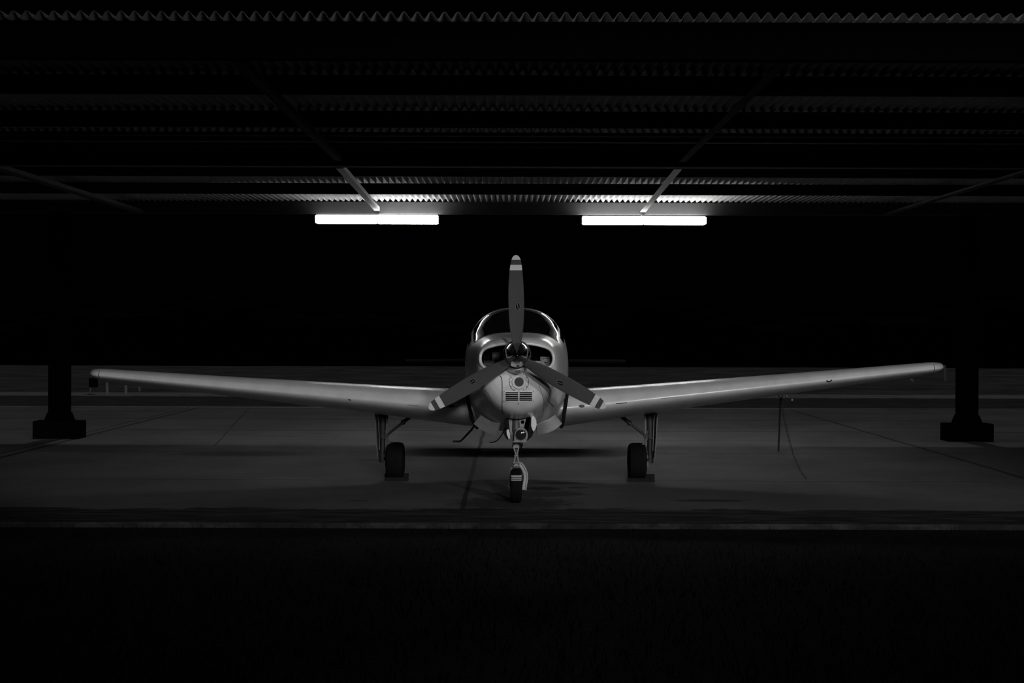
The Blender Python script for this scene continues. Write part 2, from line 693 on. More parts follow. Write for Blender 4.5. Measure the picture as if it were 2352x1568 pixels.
hz = EYE + 1.855
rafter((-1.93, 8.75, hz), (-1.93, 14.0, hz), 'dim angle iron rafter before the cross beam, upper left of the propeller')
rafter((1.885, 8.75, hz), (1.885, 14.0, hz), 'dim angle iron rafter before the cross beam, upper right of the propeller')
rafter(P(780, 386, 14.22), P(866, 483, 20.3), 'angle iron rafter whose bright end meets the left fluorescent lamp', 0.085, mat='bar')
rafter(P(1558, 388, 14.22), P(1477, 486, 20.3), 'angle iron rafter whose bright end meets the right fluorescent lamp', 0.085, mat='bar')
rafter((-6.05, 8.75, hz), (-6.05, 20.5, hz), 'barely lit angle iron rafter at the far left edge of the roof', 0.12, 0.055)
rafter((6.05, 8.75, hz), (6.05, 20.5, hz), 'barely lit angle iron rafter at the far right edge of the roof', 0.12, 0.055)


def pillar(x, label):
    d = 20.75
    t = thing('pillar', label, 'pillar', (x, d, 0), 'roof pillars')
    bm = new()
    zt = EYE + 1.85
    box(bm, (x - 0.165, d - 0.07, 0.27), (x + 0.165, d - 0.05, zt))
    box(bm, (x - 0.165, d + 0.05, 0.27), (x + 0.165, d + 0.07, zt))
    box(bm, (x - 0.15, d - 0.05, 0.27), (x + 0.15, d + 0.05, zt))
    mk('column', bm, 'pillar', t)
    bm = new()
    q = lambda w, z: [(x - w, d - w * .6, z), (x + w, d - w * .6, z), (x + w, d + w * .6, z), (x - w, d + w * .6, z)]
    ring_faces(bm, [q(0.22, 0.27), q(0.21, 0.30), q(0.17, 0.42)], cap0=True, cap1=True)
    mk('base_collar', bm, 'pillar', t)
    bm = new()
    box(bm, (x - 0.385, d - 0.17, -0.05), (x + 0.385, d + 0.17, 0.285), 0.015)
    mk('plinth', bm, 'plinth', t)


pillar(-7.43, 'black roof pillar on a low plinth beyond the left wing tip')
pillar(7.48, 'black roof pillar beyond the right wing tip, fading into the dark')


def lamp(px0, px1, y0, y1, mats, label):
    d0, d1 = 20.42, 20.60
    a, b = P(px0, y1, d0), P(px1, y0, d0)
    z0, z1 = a.z, b.z
    t = thing('fluorescent_lamp', label, 'lamp', ((a.x + b.x) / 2, d0, z0), 'fluorescent lamps under the girder')
    xm = (a.x + b.x) / 2
    for (u, v), mm in zip(((a.x + 0.012, xm - 0.004), (xm + 0.004, b.x - 0.012)), mats):
        bm = new()
        box(bm, (u, d0, z0), (v, d1, z1), 0.022)
        mk('diffuser', bm, mm, t, 40)
    bm = new()
    box(bm, (a.x + 0.02, d0 + 0.07, z1), (b.x - 0.02, d1 - 0.03, z1 + 0.014), 0.004)
    mk('housing', bm, 'lamp_body', t)
    for u in (a.x, b.x - 0.012):
        bm = new()
        box(bm, (u, d0 + 0.012, z0 + 0.008), (u + 0.012, d1, z1 - 0.006), 0.003)
        mk('end_cap', bm, 'lamp_body', t)
    bm = new()
    box(bm, (xm - 0.03, d1 - 0.05, z1 + 0.012), (xm + 0.03, d1 + 0.03, z1 + 0.04))
    mk('bracket', bm, 'lamp_body', t)


lamp(722, 1008, 494, 512, ('lamp_dim', 'lamp'), 'lit fluorescent lamp under the girder, left one with a duller left half')
lamp(1336, 1624, 497, 514, ('lamp', 'lamp'), 'lit fluorescent lamp under the girder, right one, evenly bright')

# ------------------------------------------------------------------ far side of the field
bm = new()  # added black backdrop standing in for the unlit distance
rows = []
for j, (yy, k) in enumerate(((62.0, 0.0), (61.6, 0.5), (61.8, 0.85), (62.6, 1.0), (64.0, 0.95), (65.0, 0.0))):
    row = []
    for i in range(161):
        xx = -60 + i * 0.75
        h = 2.7 + 0.5 * math.sin(xx * 0.31) + 0.3 * math.sin(xx * 0.83 + 1) + random.uniform(-0.15, 0.15)
        row.append(bm.verts.new((xx, yy + random.uniform(-0.15, 0.15) * (k > 0), -0.05 + h * k)))
    rows.append(row)
for a, b in zip(rows, rows[1:]):
    for i in range(160):
        bm.faces.new((a[i], a[i + 1], b[i + 1], b[i]))
tag(mk('black_backdrop', bm, 'black_backdrop', smooth=60), 'long added black backdrop standing in for the darkness behind the field', 'black_backdrop', kind='stuff')


def stake(x, y0, y1, w, d, label):
    bm = new()
    a = P(x, y1, d)
    b = P(x - 1, y0, d)
    ww = w * d / F / 2
    q = lambda p, z: [(p.x - ww, d - ww, z), (p.x + ww, d - ww, z), (p.x + ww, d + ww, z), (p.x - ww, d + ww, z)]
    ring_faces(bm, [q(a, -0.02), q(b, b.z - ww), [(b.x - ww * .4, d - ww * .4, b.z), (b.x + ww * .4, d - ww * .4, b.z), (b.x + ww * .4, d + ww * .4, b.z), (b.x - ww * .4, d + ww * .4, b.z)]], cap0=True, cap1=True)
    tag(mk('marker_stake', bm, 'stake'), label, 'stake', 'white marker stakes in the field')


stake(247, 878, 910, 5, 33.9, 'white marker stake nearest the dark utility box, under the left wing tip')
stake(290, 884, 910, 5, 33.9, 'middle of three white marker stakes under the left wing')
stake(321, 888, 899, 4, 36.3, 'short white marker stake farthest in along the left wing')
stake(2170, 838, 874, 6, 45.0, 'tall white marker stake beyond the right wing tip')
stake(2096, 869, 876, 6, 44.0, 'stubby white marker stake below the right wing tip')

d = 34.2
t = thing('utility_box', 'dark utility box on a post behind the left wing tip', 'box', (P(214, 910, d).x, d, 0))
a, b = P(206, 889, d), P(223, 868, d)
bm = new()
box(bm, (a.x, d - 0.08, a.z), (b.x, d + 0.08, b.z), 0.008)
mk('cabinet', bm, 'box', t)
bm = new()
box(bm, (a.x - 0.01, d - 0.1, b.z), (b.x + 0.01, d + 0.1, b.z + 0.03), 0.005)
mk('lid', bm, 'kerb', t)
bm = new()
tube(bm, [(P(210, 0, d).x, d, -0.05), (P(210, 0, d).x, d, a.z + 0.01)], 0.02, 8)
mk('post', bm, 'bar', t)

# low building by the black backdrop
t = thing('shed', 'barely visible low shed against the black backdrop at far right', 'shed', (18.3, 60, 0))
bm = new()
box(bm, (16.9, 59.4, -0.05), (19.7, 61, 2.0))
mk('wall', bm, 'black_backdrop', t)
bm = new()
ring_faces(bm, [[(xx, 59.1, 1.98), (xx, 60.2, 2.5), (xx, 61.2, 1.98)] for xx in (16.7, 19.9)], cap0=True, cap1=True)
mk('roof', bm, 'black_backdrop', t)

# ------------------------------------------------------------------ dark grass in front
bm = new()
for i in range(9000):
    y = random.uniform(5.8, 11.75)
    x = random.uniform(-0.46, 0.46) * y
    h = random.uniform(0.025, 0.075)
    a = random.uniform(0, math.pi)
    dx, dy = math.cos(a) * 0.004, math.sin(a) * 0.004
    lx, ly = random.uniform(-0.03, 0.03), random.uniform(-0.03, 0.03)
    v = [bm.verts.new(p) for p in ((x - dx, y - dy, -0.052), (x + dx, y + dy, -0.052), (x + lx, y + ly, -0.05 + h))]
    bm.faces.new(v)
tag(mk('grass', bm, 'grass'), 'short dark grass in front of the concrete apron', 'grass', kind='stuff')

# ================================================================== AIRPLANE
X0 = 0.055
plane = thing('airplane', 'white low-wing propeller airplane parked nose-on under the hangar roof', 'airplane', (X0, 15.26, 0))


def section(d, hw, zc, zt, zb, nu, nl, n=72):
    pts = []
    for k in range(n):
        t = 2 * math.pi * (k + 0.5) / n
        c, s = math.cos(t), math.sin(t)
        e = nu if s >= 0 else nl
        xx = hw * math.copysign(abs(c) ** (2 / e), c)
        zz = (zt - zc if s >= 0 else zc - zb) * math.copysign(abs(s) ** (2 / e), s)
        pts.append((X0 + xx, d, zc + zz))
    return pts


def stations(tab, sub=3):
    """catmull-smoothed table of sections"""
    out = []
    k = len(tab)
    for i in range(k - 1):
        g = lambda j: tab[max(0, min(k - 1, j))]
        a, b, c, e = g(i - 1), g(i), g(i + 1), g(i + 2)
        for s in range(sub):
            t = s / sub
            row = []
            for q in range(len(b)):
                m1 = (c[q] - a[q]) / (c[0] - a[0]) * (c[0] - b[0]) if c[0] != a[0] else 0
                m2 = (e[q] - b[q]) / (e[0] - b[0]) * (c[0] - b[0]) if e[0] != b[0] else 0
                h = (2 * t ** 3 - 3 * t * t + 1) * b[q] + (t ** 3 - 2 * t * t + t) * m1 + (-2 * t ** 3 + 3 * t * t) * c[q] + (t ** 3 - t * t) * m2
                row.append(h)
            row[0] = b[0] + (c[0] - b[0]) * t
            out.append(row)
    out.append(tab[-1])
    return out


COWL = [  # d, half width, z of widest, top, bottom, upper and lower squareness
    (12.74, 0.250, 1.42, 1.600, 1.130, 2.6, 2.0),
    (12.77, 0.320, 1.42, 1.665, 1.060, 2.9, 2.0),
    (12.84, 0.380, 1.41, 1.708, 0.985, 3.1, 2.0),
    (12.96, 0.418, 1.40, 1.732, 0.925, 3.2, 1.95),
    (13.20, 0.458, 1.39, 1.748, 0.860, 3.2, 2.0),
    (13.60, 0.512, 1.37, 1.760, 0.750, 3.1, 2.2),
    (14.00, 0.557, 1.35, 1.767, 0.670, 3.0, 2.5)]
bm = new()
ring_faces(bm, [section(*s) for s in stations(COWL, 4)], cap0=True, cap1=True)
cowl = mk('cowling', bm, 'paint', plane)
bpy.context.view_layer.update()


def bvh_of(o):
    return BVHTree.FromObject(o, bpy.context.evaluated_depsgraph_get())


cowl_bvh = bvh_of(cowl)
CAM = Vector((0, 0, EYE))


def hit(px, py, off=0.0, bvh=None):
    """point of the cowling's skin seen at this pixel, lifted off along its normal"""
    dr = (P(px, py, 10) - CAM).normalized()
    loc, nor, i, dist = (bvh or cowl_bvh).ray_cast(CAM, dr)
    if loc is None:
        return P(px, py, 13.3)
    return loc + nor * off


# two cooling air openings beside the spinner
OPEN = [(1208, 790), (1220, 789.5), (1235, 792), (1252, 796.5), (1264, 803), (1270.5, 814), (1271.5, 828), (1267, 839),
        (1258, 845), (1240, 846), (1224, 842), (1212, 835), (1207, 822), (1205, 805)]
MID = 1187.3
lips = []
cutters = []
for s in (1, -1):
    pix = [(MID + (x - MID) * s, y) for x, y in OPEN]
    loop = catmull([hit(x, y) for x, y in pix], 5, True)
    lips.append(loop)
    bm = new()
    rings = []
    for dd in (-0.6, 0.0, 0.38):
        rings.append([Vector((p.x, p.y + dd, p.z)) if dd else p for p in loop])
    rings[0] = [Vector((p.x, 12.3, p.z)) for p in loop]
    rings[1] = [Vector((p.x, 12.9, p.z)) for p in loop]
    rings[2] = [Vector((p.x * 0.98, 13.25, p.z)) for p in loop]
    ring_faces(bm, rings, cap0=True, cap1=True)
    cutters.append(mk('cutter', bm, 'black'))
# nose gear bay
bm = new()
bay = [P(1166, 945, 13.3).x, P(1217, 945, 13.3).x]
box(bm, (bay[0], 13.12, 0.4), (bay[1], 13.92, 1.02))
cutters.append(mk('cutter', bm, 'black'))
bpy.context.view_layer.update()
apply_bool(cowl, cutters)
cowl.data.materials.clear()
cowl.data.materials.append(M['paint'])
cowl.data.materials.append(M['black'])
for p in cowl.data.polygons:
    c = p.center
    n = p.normal
    inside = False
    # faces cut into the cowling face inwards: test against the untouched skin
    loc, nn, i, dist = cowl_bvh.find_nearest(c)
    if dist > 0.004:
        inside = True
    p.material_index = 1 if inside else 0
    p.use_smooth = True
cowl.data.set_sharp_from_angle(angle=R(40))

for loop in lips:
    bm = new()
    tube(bm, [Vector((p.x, p.y + 0.008, p.z)) for p in loop], 0.017, 10, closed=True)
    mk('intake_lip', bm, 'paint', cowl, 80)

# engine bits behind the openings
bm = new()
a, b = P(1223, 850, 13.12), P(1274, 819, 13.12)
c_ = P(1241, 819, 13.12)
box(bm, (a.x, 13.10, a.z), (c_.x, 13.112, P(0, 824.5, 13.12).z))
box(bm, (c_.x, 13.09, a.z), (b.x, 13.102, b.z))
for (u, v, r) in ((1231, 828, .006), (1237, 828, .005), (1243, 827, .005), (1254, 829, .005), (1254.5, 836, .005), (1249, 826, .004), (1262, 827, .004)):
    p = P(u, v, 13.085)
    lathe(bm, [(0.0, r), (0.006, r)], (p.x, 13.084, p.z), 'y', 10, 1)
p = P(1254, 832.5, 13.085)
box(bm, (p.x - 0.017, 13.083, p.z - 0.004), (p.x + 0.017, 13.09, p.z + 0.004), 0, 1)
box(bm, (c_.x + .01, 13.083, b.z - 0.016), (b.x - .02, 13.09, b.z - 0.012), 0, 1)
mk('engine_baffle', bm, ['baffle', 'black'], cowl)
for u, v, r in ((1122, 838, 0.05), (1142, 818, 0.045)):
    bm = new()
    p = P(u, v, 13.1)
    prof = []
    for k in range(6):
        prof += [(k * 0.02, r), (k * 0.02 + 0.012, r), (k * 0.02 + 0.012, r * 0.86), (k * 0.02 + 0.02, r * 0.86)]
    lathe(bm, prof, (p.x - 0.05, 13.12, p.z), 'x', 20)
    mk('engine_cylinder', bm, 'engine', cowl, 40)

# chin under the spinner, with its round port
bm = new()
cc = P(1187.5, 841, 12.66)
rings = []
for k in range(9):
    f = k / 8
    a = f * math.pi / 2
    w = 0.118 * math.cos(a) ** 0.7 + 0.001
    h = 0.080 * math.cos(a) ** 0.7 + 0.001
    rings.append([(cc.x + w * math.cos(q), 12.78 - 0.20 * math.sin(a), cc.z + h * math.sin(q)) for q in [2 * math.pi * j / 28 for j in range(28)]])
ring_faces(bm, rings, cap0=True, cap1=True)
chin = mk('nose_bowl', bm, 'paint', cowl, 60)
bm = new()
p = P(1190, 851.5, 12.66)
bpy.context.view_layer.update()
cb = bvh_of(chin)
q = hit(1190, 851, 0, cb)
lathe(bm, [(-0.004, 0.020), (-0.004, 0.026), (0.012, 0.026), (0.012, 0.020)], q, 'y', 24)
mk('port', bm, 'engine', cowl, 40)

# big round air inlet with its bolted ring
q = hit(1192, 877)
bm = new()
lathe(bm, [(0.06, 0.046), (-0.006, 0.046), (-0.012, 0.052), (-0.012, 0.066), (-0.004, 0.074), (0.06, 0.076)], (q.x, q.y, q.z), 'y', 40)
for k in range(12):
    a = k * math.pi / 6
    pp = hit(1192 + 20.5 * math.cos(a), 877 + 20.5 * math.sin(a), 0.001)
    lathe(bm, [(-0.004, 0.0048), (0.003, 0.0048)], pp, 'y', 8, 1)
mk('air_inlet', bm, ['paint', 'darksteel'], cowl, 40)
bm = new()
lathe(bm, [(-0.004, 0.002), (-0.004, 0.047), (0.05, 0.047), (0.05, 0.002)], (q.x, q.y, q.z), 'y', 32)
for k in range(5):
    zz = q.z - 0.034 + k * 0.017
    hw = math.sqrt(max(0, 0.044 ** 2 - (zz - q.z) ** 2))
    box(bm, (q.x - hw, q.y - 0.006, zz - 0.002), (q.x + hw, q.y - 0.004, zz + 0.002))
mk('inlet_mesh', bm, 'darksteel', cowl)
bm = new()
tube(bm, [hit(1192 + 22.5 * math.cos(a), 877 + 22.5 * math.sin(a), 0.001) for a in [R(100 + 6 * k) for k in range(19)]], 0.0025, 6)
mk('ring_seam', bm, 'darksteel', cowl)
bm = new()
tube(bm, [hit(1192 + 22.5 * math.cos(a), 877 + 22.5 * math.sin(a), 0.001) for a in [R(-50 + 6 * k) for k in range(17)]], 0.0025, 6)
mk('ring_seam', bm, 'darksteel', cowl)

# louvre panel
def patch(bm, x0, x1, y0, y1, off, mi=0, nx=8, ny=2, bvh=None):
    g = [[bm.verts.new(hit(x0 + (x1 - x0) * i / nx, y0 + (y1 - y0) * j / ny, 0, bvh) + Vector((0, -off, 0))) for i in range(nx + 1)] for j in range(ny + 1)]
    for j in range(ny):
        for i in range(nx):
            f = bm.faces.new((g[j][i], g[j][i + 1], g[j + 1][i + 1], g[j + 1][i]))
            f.material_index = mi
    return g


bm = new()
patch(bm, 1156, 1226, 897, 923, 0.005, 0, 24, 16)
for k in range(5):
    y = 900.3 + k * 4.15
    for a, b in ((1161.5, 1190.3), (1193.5, 1222)):
        patch(bm, a, b, y, y + 2.6, 0.010, 1, 8, 1)
        patch(bm, a, b, y - 0.8, y, 0.014, 0, 8, 1)
KEEP.append(bm)
lp = mk('louvre_panel', bm, ['paint', 'black'], cowl)
for u, v in ((1158, 899), (1225, 898), (1158, 921), (1225, 920), (1190.5, 926)):
    bm = new()
    lathe(bm, [(-0.004, 0.0052), (0.003, 0.0052)], hit(u, v, 0.002), 'y', 8)
    mk('panel_screw', bm, 'darksteel', cowl)


def seam(pix, r=0.0028, bvh=None, smoothn=4):
    bm = new()
    tube(bm, [hit(x, y, 0.0005, bvh) for x, y in [(v.x, v.y) for v in catmull([(a, b, 0) for a, b in pix], smoothn)]], r, 6)
    return bm


mk('panel_seam', seam([(1147, 862), (1152.5, 870), (1153.5, 900), (1153.5, 942), (1158, 950)], 0.004), 'rubber', cowl)
mk('panel_seam', seam([(1232, 868), (1245, 905), (1249, 925), (1247, 950), (1238, 962)], 0.0018), 'darksteel', cowl)
mk('panel_seam', seam([(1266, 896), (1259, 914), (1260, 921), (1272, 934)], 0.003), 'rubber', cowl)
mk('panel_seam', seam([(1110, 893), (1122, 905), (1135, 940)], 0.0018), 'darksteel', cowl)

# ---------------------------------------------------------------- cabin and rear fuselage
BODY = [
    (14.00, 0.557, 1.35, 1.767, 0.670, 3.0, 2.5),
    (14.25, 0.578, 1.35, 1.850, 0.660, 2.8, 2.6),
    (14.55, 0.596, 1.35, 1.965, 0.655, 2.6, 2.7),
    (14.85, 0.605, 1.35, 2.050, 0.650, 2.5, 2.7),
    (15.30, 0.608, 1.35, 2.072, 0.650, 2.5, 2.7),
    (15.90, 0.608, 1.35, 2.068, 0.655, 2.5, 2.7),
    (16.60, 0.580, 1.34, 2.030, 0.680, 2.5, 2.5),
    (17.50, 0.460, 1.34, 1.890, 0.790, 2.3, 2.3),
    (18.60, 0.290, 1.34, 1.690, 0.970, 2.1, 2.1),
    (19.60, 0.140, 1.34, 1.520, 1.150, 2.0, 2.0),
    (20.20, 0.045, 1.34, 1.410, 1.270, 2.0, 2.0)]
rows = stations(BODY, 6)
rings = [section(*s) for s in rows]
bm, gl, s1, s2 = new(), new(), new(), new()


def add(b, q):
    b.faces.new([b.verts.new(v) for v in q])


nn = 72
for i in range(len(rings) - 1):
    dmid = (rings[i][0][1] + rings[i + 1][0][1]) / 2
    for k in range(nn):
        k2 = (k + 1) % nn
        q = (rings[i][k], rings[i][k2], rings[i + 1][k2], rings[i + 1][k])
        kk = k if k < 18 else 35 - k
        if 14.0 < dmid < 14.83 and 8 <= kk <= 17:
            add(gl, q)
        elif kk <= 17 and ((14.30 < dmid < 14.83 and 5 <= kk <= 6) or (14.98 < dmid < 15.65 and 3 <= kk <= 8)
                           or (15.75 < dmid < 16.4 and 3 <= kk <= 7)):
            add(s1 if k < 18 else s2, q)
        else:
            add(bm, q)
for b in (bm, gl, s1, s2):
    bmesh.ops.remove_doubles(b, verts=b.verts, dist=1e-5)
    bmesh.ops.recalc_face_normals(b, faces=b.faces)


def outward(b):
    s = sum((f.calc_center_median() - Vector((X0, f.calc_center_median().y, 1.4))).dot(f.normal) for f in b.faces)
    if s < 0:
        bmesh.ops.reverse_faces(b, faces=b.faces)
    KEEP.append(b)


for b in (bm, gl, s1, s2):
    outward(b)
body = mk('fuselage', bm, 'body', plane, 50)
mk('windshield', gl, 'glass', plane, 80)
mk('side_window', s1, 'glass', plane, 80)
mk('side_window', s2, 'glass', plane, 80)
bpy.context.view_layer.update()
body_bvh = bvh_of(body)

bm = new()
pts = []
for k in range(8, 29):
    pts.append(Vector(rings[0][k]) + Vector((0, 0.01, 0.004)))
tube(bm, pts, 0.006, 8)
mk('windshield_trim', bm, 'steel', plane, 60)
bm = new()
box(bm, (X0 - 0.46, 14.35, 1.25), (X0 + 0.46, 14.55, 1.66), 0.03)
mk('instrument_panel', bm, 'seat', plane)
for s in (-1, 1):
    bm = new()
    box(bm, (X0 + s * 0.27 - 0.2, 15.45, 1.0), (X0 + s * 0.27 + 0.2, 15.55, 1.72), 0.04)
    box(bm, (X0 + s * 0.27 - 0.2, 14.95, 0.95), (X0 + s * 0.27 + 0.2, 15.5, 1.08), 0.04)
    tube(bm, [(X0 + s * 0.27, 15.5, 1.70), (X0 + s * 0.27, 15.5, 1.78)], 0.02)
    box(bm, (X0 + s * 0.27 - 0.12, 15.46, 1.76), (X0 + s * 0.27 + 0.12, 15.54, 1.9), 0.03)
    mk('pilot_seat', bm, 'seat', plane, 50)

# tail: the fin stands behind the propeller, the tailplane shades the apron
AIRFOIL = [(0, 0, 0), (0.08, 0.72, -0.42), (0.3, 1.45, -0.78), (1.25, 3.34, -1.54), (2.5, 4.44, -2.25), (5, 5.89, -3.04), (7.5, 6.90, -3.61), (10, 7.64, -4.09),
           (15, 8.52, -4.84), (20, 8.92, -5.41), (25, 9.08, -5.78), (30, 9.05, -5.96), (40, 8.59, -5.92), (50, 7.74, -5.50),
           (60, 6.61, -4.81), (70, 5.25, -3.91), (80, 3.73, -2.83), (90, 2.04, -1.59), (100, 0.16, -0.16)]


def foil(c, t, n=0, camber=1.0):
    """cambered wing section; camber 0 gives the symmetric one"""
    k = t / 0.15 / 100 * c
    up, lo = [], []
    for x, u, l in AIRFOIL:
        if not camber:
            u, l = (u - l) / 2, (l - u) / 2
        up.append((x * c / 100, u * k))
        lo.append((x * c / 100, l * k))
    return up[::-1] + lo[1:]


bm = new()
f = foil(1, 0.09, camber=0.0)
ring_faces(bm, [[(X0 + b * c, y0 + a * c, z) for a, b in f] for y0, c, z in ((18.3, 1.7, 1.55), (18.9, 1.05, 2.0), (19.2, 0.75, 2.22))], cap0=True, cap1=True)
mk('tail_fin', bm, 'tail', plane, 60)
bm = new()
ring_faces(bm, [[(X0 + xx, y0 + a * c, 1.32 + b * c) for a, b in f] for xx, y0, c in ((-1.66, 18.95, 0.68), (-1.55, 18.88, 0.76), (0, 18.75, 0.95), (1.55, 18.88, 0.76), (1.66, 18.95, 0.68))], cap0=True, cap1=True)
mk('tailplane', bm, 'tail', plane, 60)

# ---------------------------------------------------------------- wings
def wing(s, zr, zt):
    st = [(0.42, 14.04, 2.18, zr, 0.188, 6.8), (0.62, 14.05, 2.15, zr + (zt - zr) * 0.03, 0.187, 6.8)]
    for f in (0.2, 0.4, 0.6, 0.8):
        st.append((0.5 + 4.3 * f, 14.05 + 0.45 * f, 2.15 - 1.08 * f, zr + (zt - zr) * f, 0.186 - 0.048 * f, 6.8 - 1.6 * f))
    st += [(4.80, 14.50, 1.07, zt, 0.138, 5.2), (4.88, 14.53, 1.03, zt + 0.006, 0.13, 5), (4.95, 14.64, 0.90, zt + 0.012, 0.12, 5),
           (5.02, 14.86, 0.68, zt + 0.014, 0.11, 5), (5.07, 15.06, 0.46, zt + 0.012, 0.10, 5), (5.09, 15.18, 0.32, zt + 0.010, 0.06, 5)]
    rings = []
    for x, le, c, z, t, tw in st:
        ct, sn = math.cos(R(tw)), math.sin(R(tw))
        rings.append([(X0 + s * x, le + a * ct + b * sn, z - a * sn + b * ct) for a, b in foil(c, t, 22)])
    bm = new()
    ring_faces(bm, rings, cap0=True, cap1=True)
    return mk('wing', bm, 'wing', plane, 50)


ZROOT, ZTL, ZTR = 0.925, 1.268, 1.372
wl = wing(-1, ZROOT, ZTL)
wr = wing(1, ZROOT, ZTR)
bpy.context.view_layer.update()
bvl, bvr = bvh_of(wl), bvh_of(wr)

for w, b, u in ((wl, bvl, 1037), (wr, bvr, 1336)):
    bm = new()
    g = [hit(u + 7 * math.cos(a), 932.5 + 3.2 * math.sin(a), 0.004, b) for a in [2 * math.pi * k / 20 for k in range(20)]]
    bm.faces.new([bm.verts.new(p) for p in g])
    mk('cabin_air_inlet', bm, 'darksteel', w)
bm = seam([(936, 929.5), (948, 930.5), (961, 932)], 0.003, bvl)
mk('landing_light_trim', bm, 'light_steel', wl)
bm = seam([(1518, 915.5), (1540, 913), (1557, 911)], 0.003, bvr)
mk('landing_light_trim', bm, 'light_steel', wr)
bm = seam([(1415, 926.5), (1427, 926), (1440, 924)], 0.004, bvr)
mk('stall_vane', bm, 'rubber', wr)
bm = seam([(800, 917), (806, 918.5)], 0.005, bvl)
mk('stall_vane', bm, 'rubber', wl)
bm = seam([(1898, 874), (1905, 876), (1911, 872)], 0.007, bvr)
mk('tie_down_hole', bm, 'rubber', wr)
# wing tip lamps
for w, zt, s in ((wl, ZTL, -1), (wr, ZTR, 1)):
    bm = new()
    lathe(bm, [(0, 0.004), (0.012, 0.012), (0.04, 0.016), (0.1, 0.016), (0.13, 0.004)], (X0 + s * 5.035, 14.90, zt + 0.028), 'y', 14)
    mk('tip_light', bm, 'lens', w, 60)
    bm = new()
    z0 = zt
    tube(bm, [(X0 + s * 4.80, 14.50 + dd - 0.003, z0 + dz) for dd, dz in ((0.05, 0.048), (0.012, 0.024), (0.0, 0.0), (0.012, -0.016), (0.05, -0.03))], 0.004, 6)
    mk('tip_seam', bm, 'darksteel', w)

# black seal where the wings meet the fuselage
for pix in ([(1072, 905), (1076, 925), (1081, 945), (1086, 966), (1098, 984)], [(1303, 903), (1300, 925), (1296, 950), (1292, 975), (1287, 982)]):
    bm = new()
    tube(bm, catmull([P(x, y, 14.02) for x, y in pix], 6), 0.019, 8)
    mk('wing_root_seal', bm, 'rubber', plane, 60)

# pitot tube and tie-down ring under the right wing
bm = new()
a = P(1804, 893, 14.75)
b = P(1808, 913, 14.75)
tube(bm, [a, b, b + Vector((0.01, -0.06, -0.012)), b + Vector((0.01, -0.22, -0.012))], 0.012, 8)
mk('pitot_tube', bm, 'steel', plane, 60)
TIE = P(1793, 909, 15.25)
bm = new()
tube(bm, [TIE + Vector((0.022 * math.cos(q), 0, 0.022 * math.sin(q))) for q in [2 * math.pi * k / 14 for k in range(14)]], 0.005, 6, closed=True)
mk('tie_down_ring', bm, 'steel', plane, 60)

# boarding step and aerial under the belly
bm = new()
pts = [P(1089, 978, 15.9), P(1082, 988, 15.9), P(1060, 1011, 15.9), P(1056, 1013.5, 15.9), P(1041, 1013, 15.9)]
tube(bm, pts, [0.013, 0.013, 0.013, 0.013, 0.013], 8)
a = P(1050, 1012.5, 15.9)
box(bm, (a.x - 0.055, 15.86, a.z - 0.012), (a.x + 0.045, 15.98, a.z + 0.010), 0.005)
mk('boarding_step', bm, 'darksteel', plane)
bm = new()
tube(bm, catmull([P(1168, 962, 15.2), P(1156, 992, 15.2), P(1146, 1007, 15.2), P(1136, 1014.5, 15.2), P(1124, 1015.5, 15.2)], 5), 0.007, 6)
mk('belly_aerial', bm, 'darksteel', plane)

# cowl flaps hanging open under the cowling
def flap(top, bot):
    bm = new()
    a = catmull([P(x, y, d) for x, y, d in top], 4)
    b = catmull([P(x, y, d) for x, y, d in bot], 4)
    off = Vector((0, 0.014, 0.006))
    for p, q, r, t in zip(a, a[1:], b, b[1:]):
        for fc in ((p, q, t, r), (p + off, q + off, t + off, r + off), (p, q, q + off, p + off), (r, t, t + off, r + off)):
            bm.faces.new([bm.verts.new(v) for v in fc])
    for p, q in ((a[0], b[0]), (a[-1], b[-1])):
        bm.faces.new([bm.verts.new(v) for v in (p, q, q + off, p + off)])
    bmesh.ops.remove_doubles(bm, verts=bm.verts, dist=1e-5)
    return mk('cowl_flap', bm, 'paint', plane, 40)


flap([(1104, 954, 13.60), (1117, 963, 13.57), (1131, 970, 13.54), (1149, 974, 13.52)],
     [(1088, 973, 13.80), (1103, 985, 13.78), (1121, 994, 13.76), (1143, 1000, 13.74)])
flap([(1275, 953, 13.60), (1263, 962, 13.57), (1250, 968, 13.54), (1232, 976, 13.52)],
     [(1291, 973, 13.80), (1275, 986, 13.78), (1257, 994, 13.76), (1236, 998, 13.74)])

# ---------------------------------------------------------------- propeller
HUB = Vector((P(1187.3, 819.7, 12.50).x, 12.50, P(1187.3, 819.7, 12.50).z))
bm = new()
prof = [(-0.330, 0.001), (-0.327, 0.010), (-0.315, 0.022), (-0.285, 0.040), (-0.24, 0.060), (-0.18, 0.083), (-0.12, 0.102), (-0.06, 0.117), (0.0, 0.126), (0.05, 0.130), (0.10, 0.131)]
SP = HUB + Vector((0, 0, 0.022))
lathe(bm, prof, SP, 'y', 56)
prop = mk('spinner', bm, 'chrome', None, 60)
# origin at the hub
prop.data.transform(Matrix.Translation(-HUB))
prop.location = HUB
adopt(prop, plane)
bm = new()
lathe(bm, [(0.10, 0.131), (0.10, 0.138), (0.125, 0.145), (0.15, 0.143), (0.15, 0.10)], SP, 'y', 48)
mk('spinner_backplate', bm, 'darksteel', prop, 40)

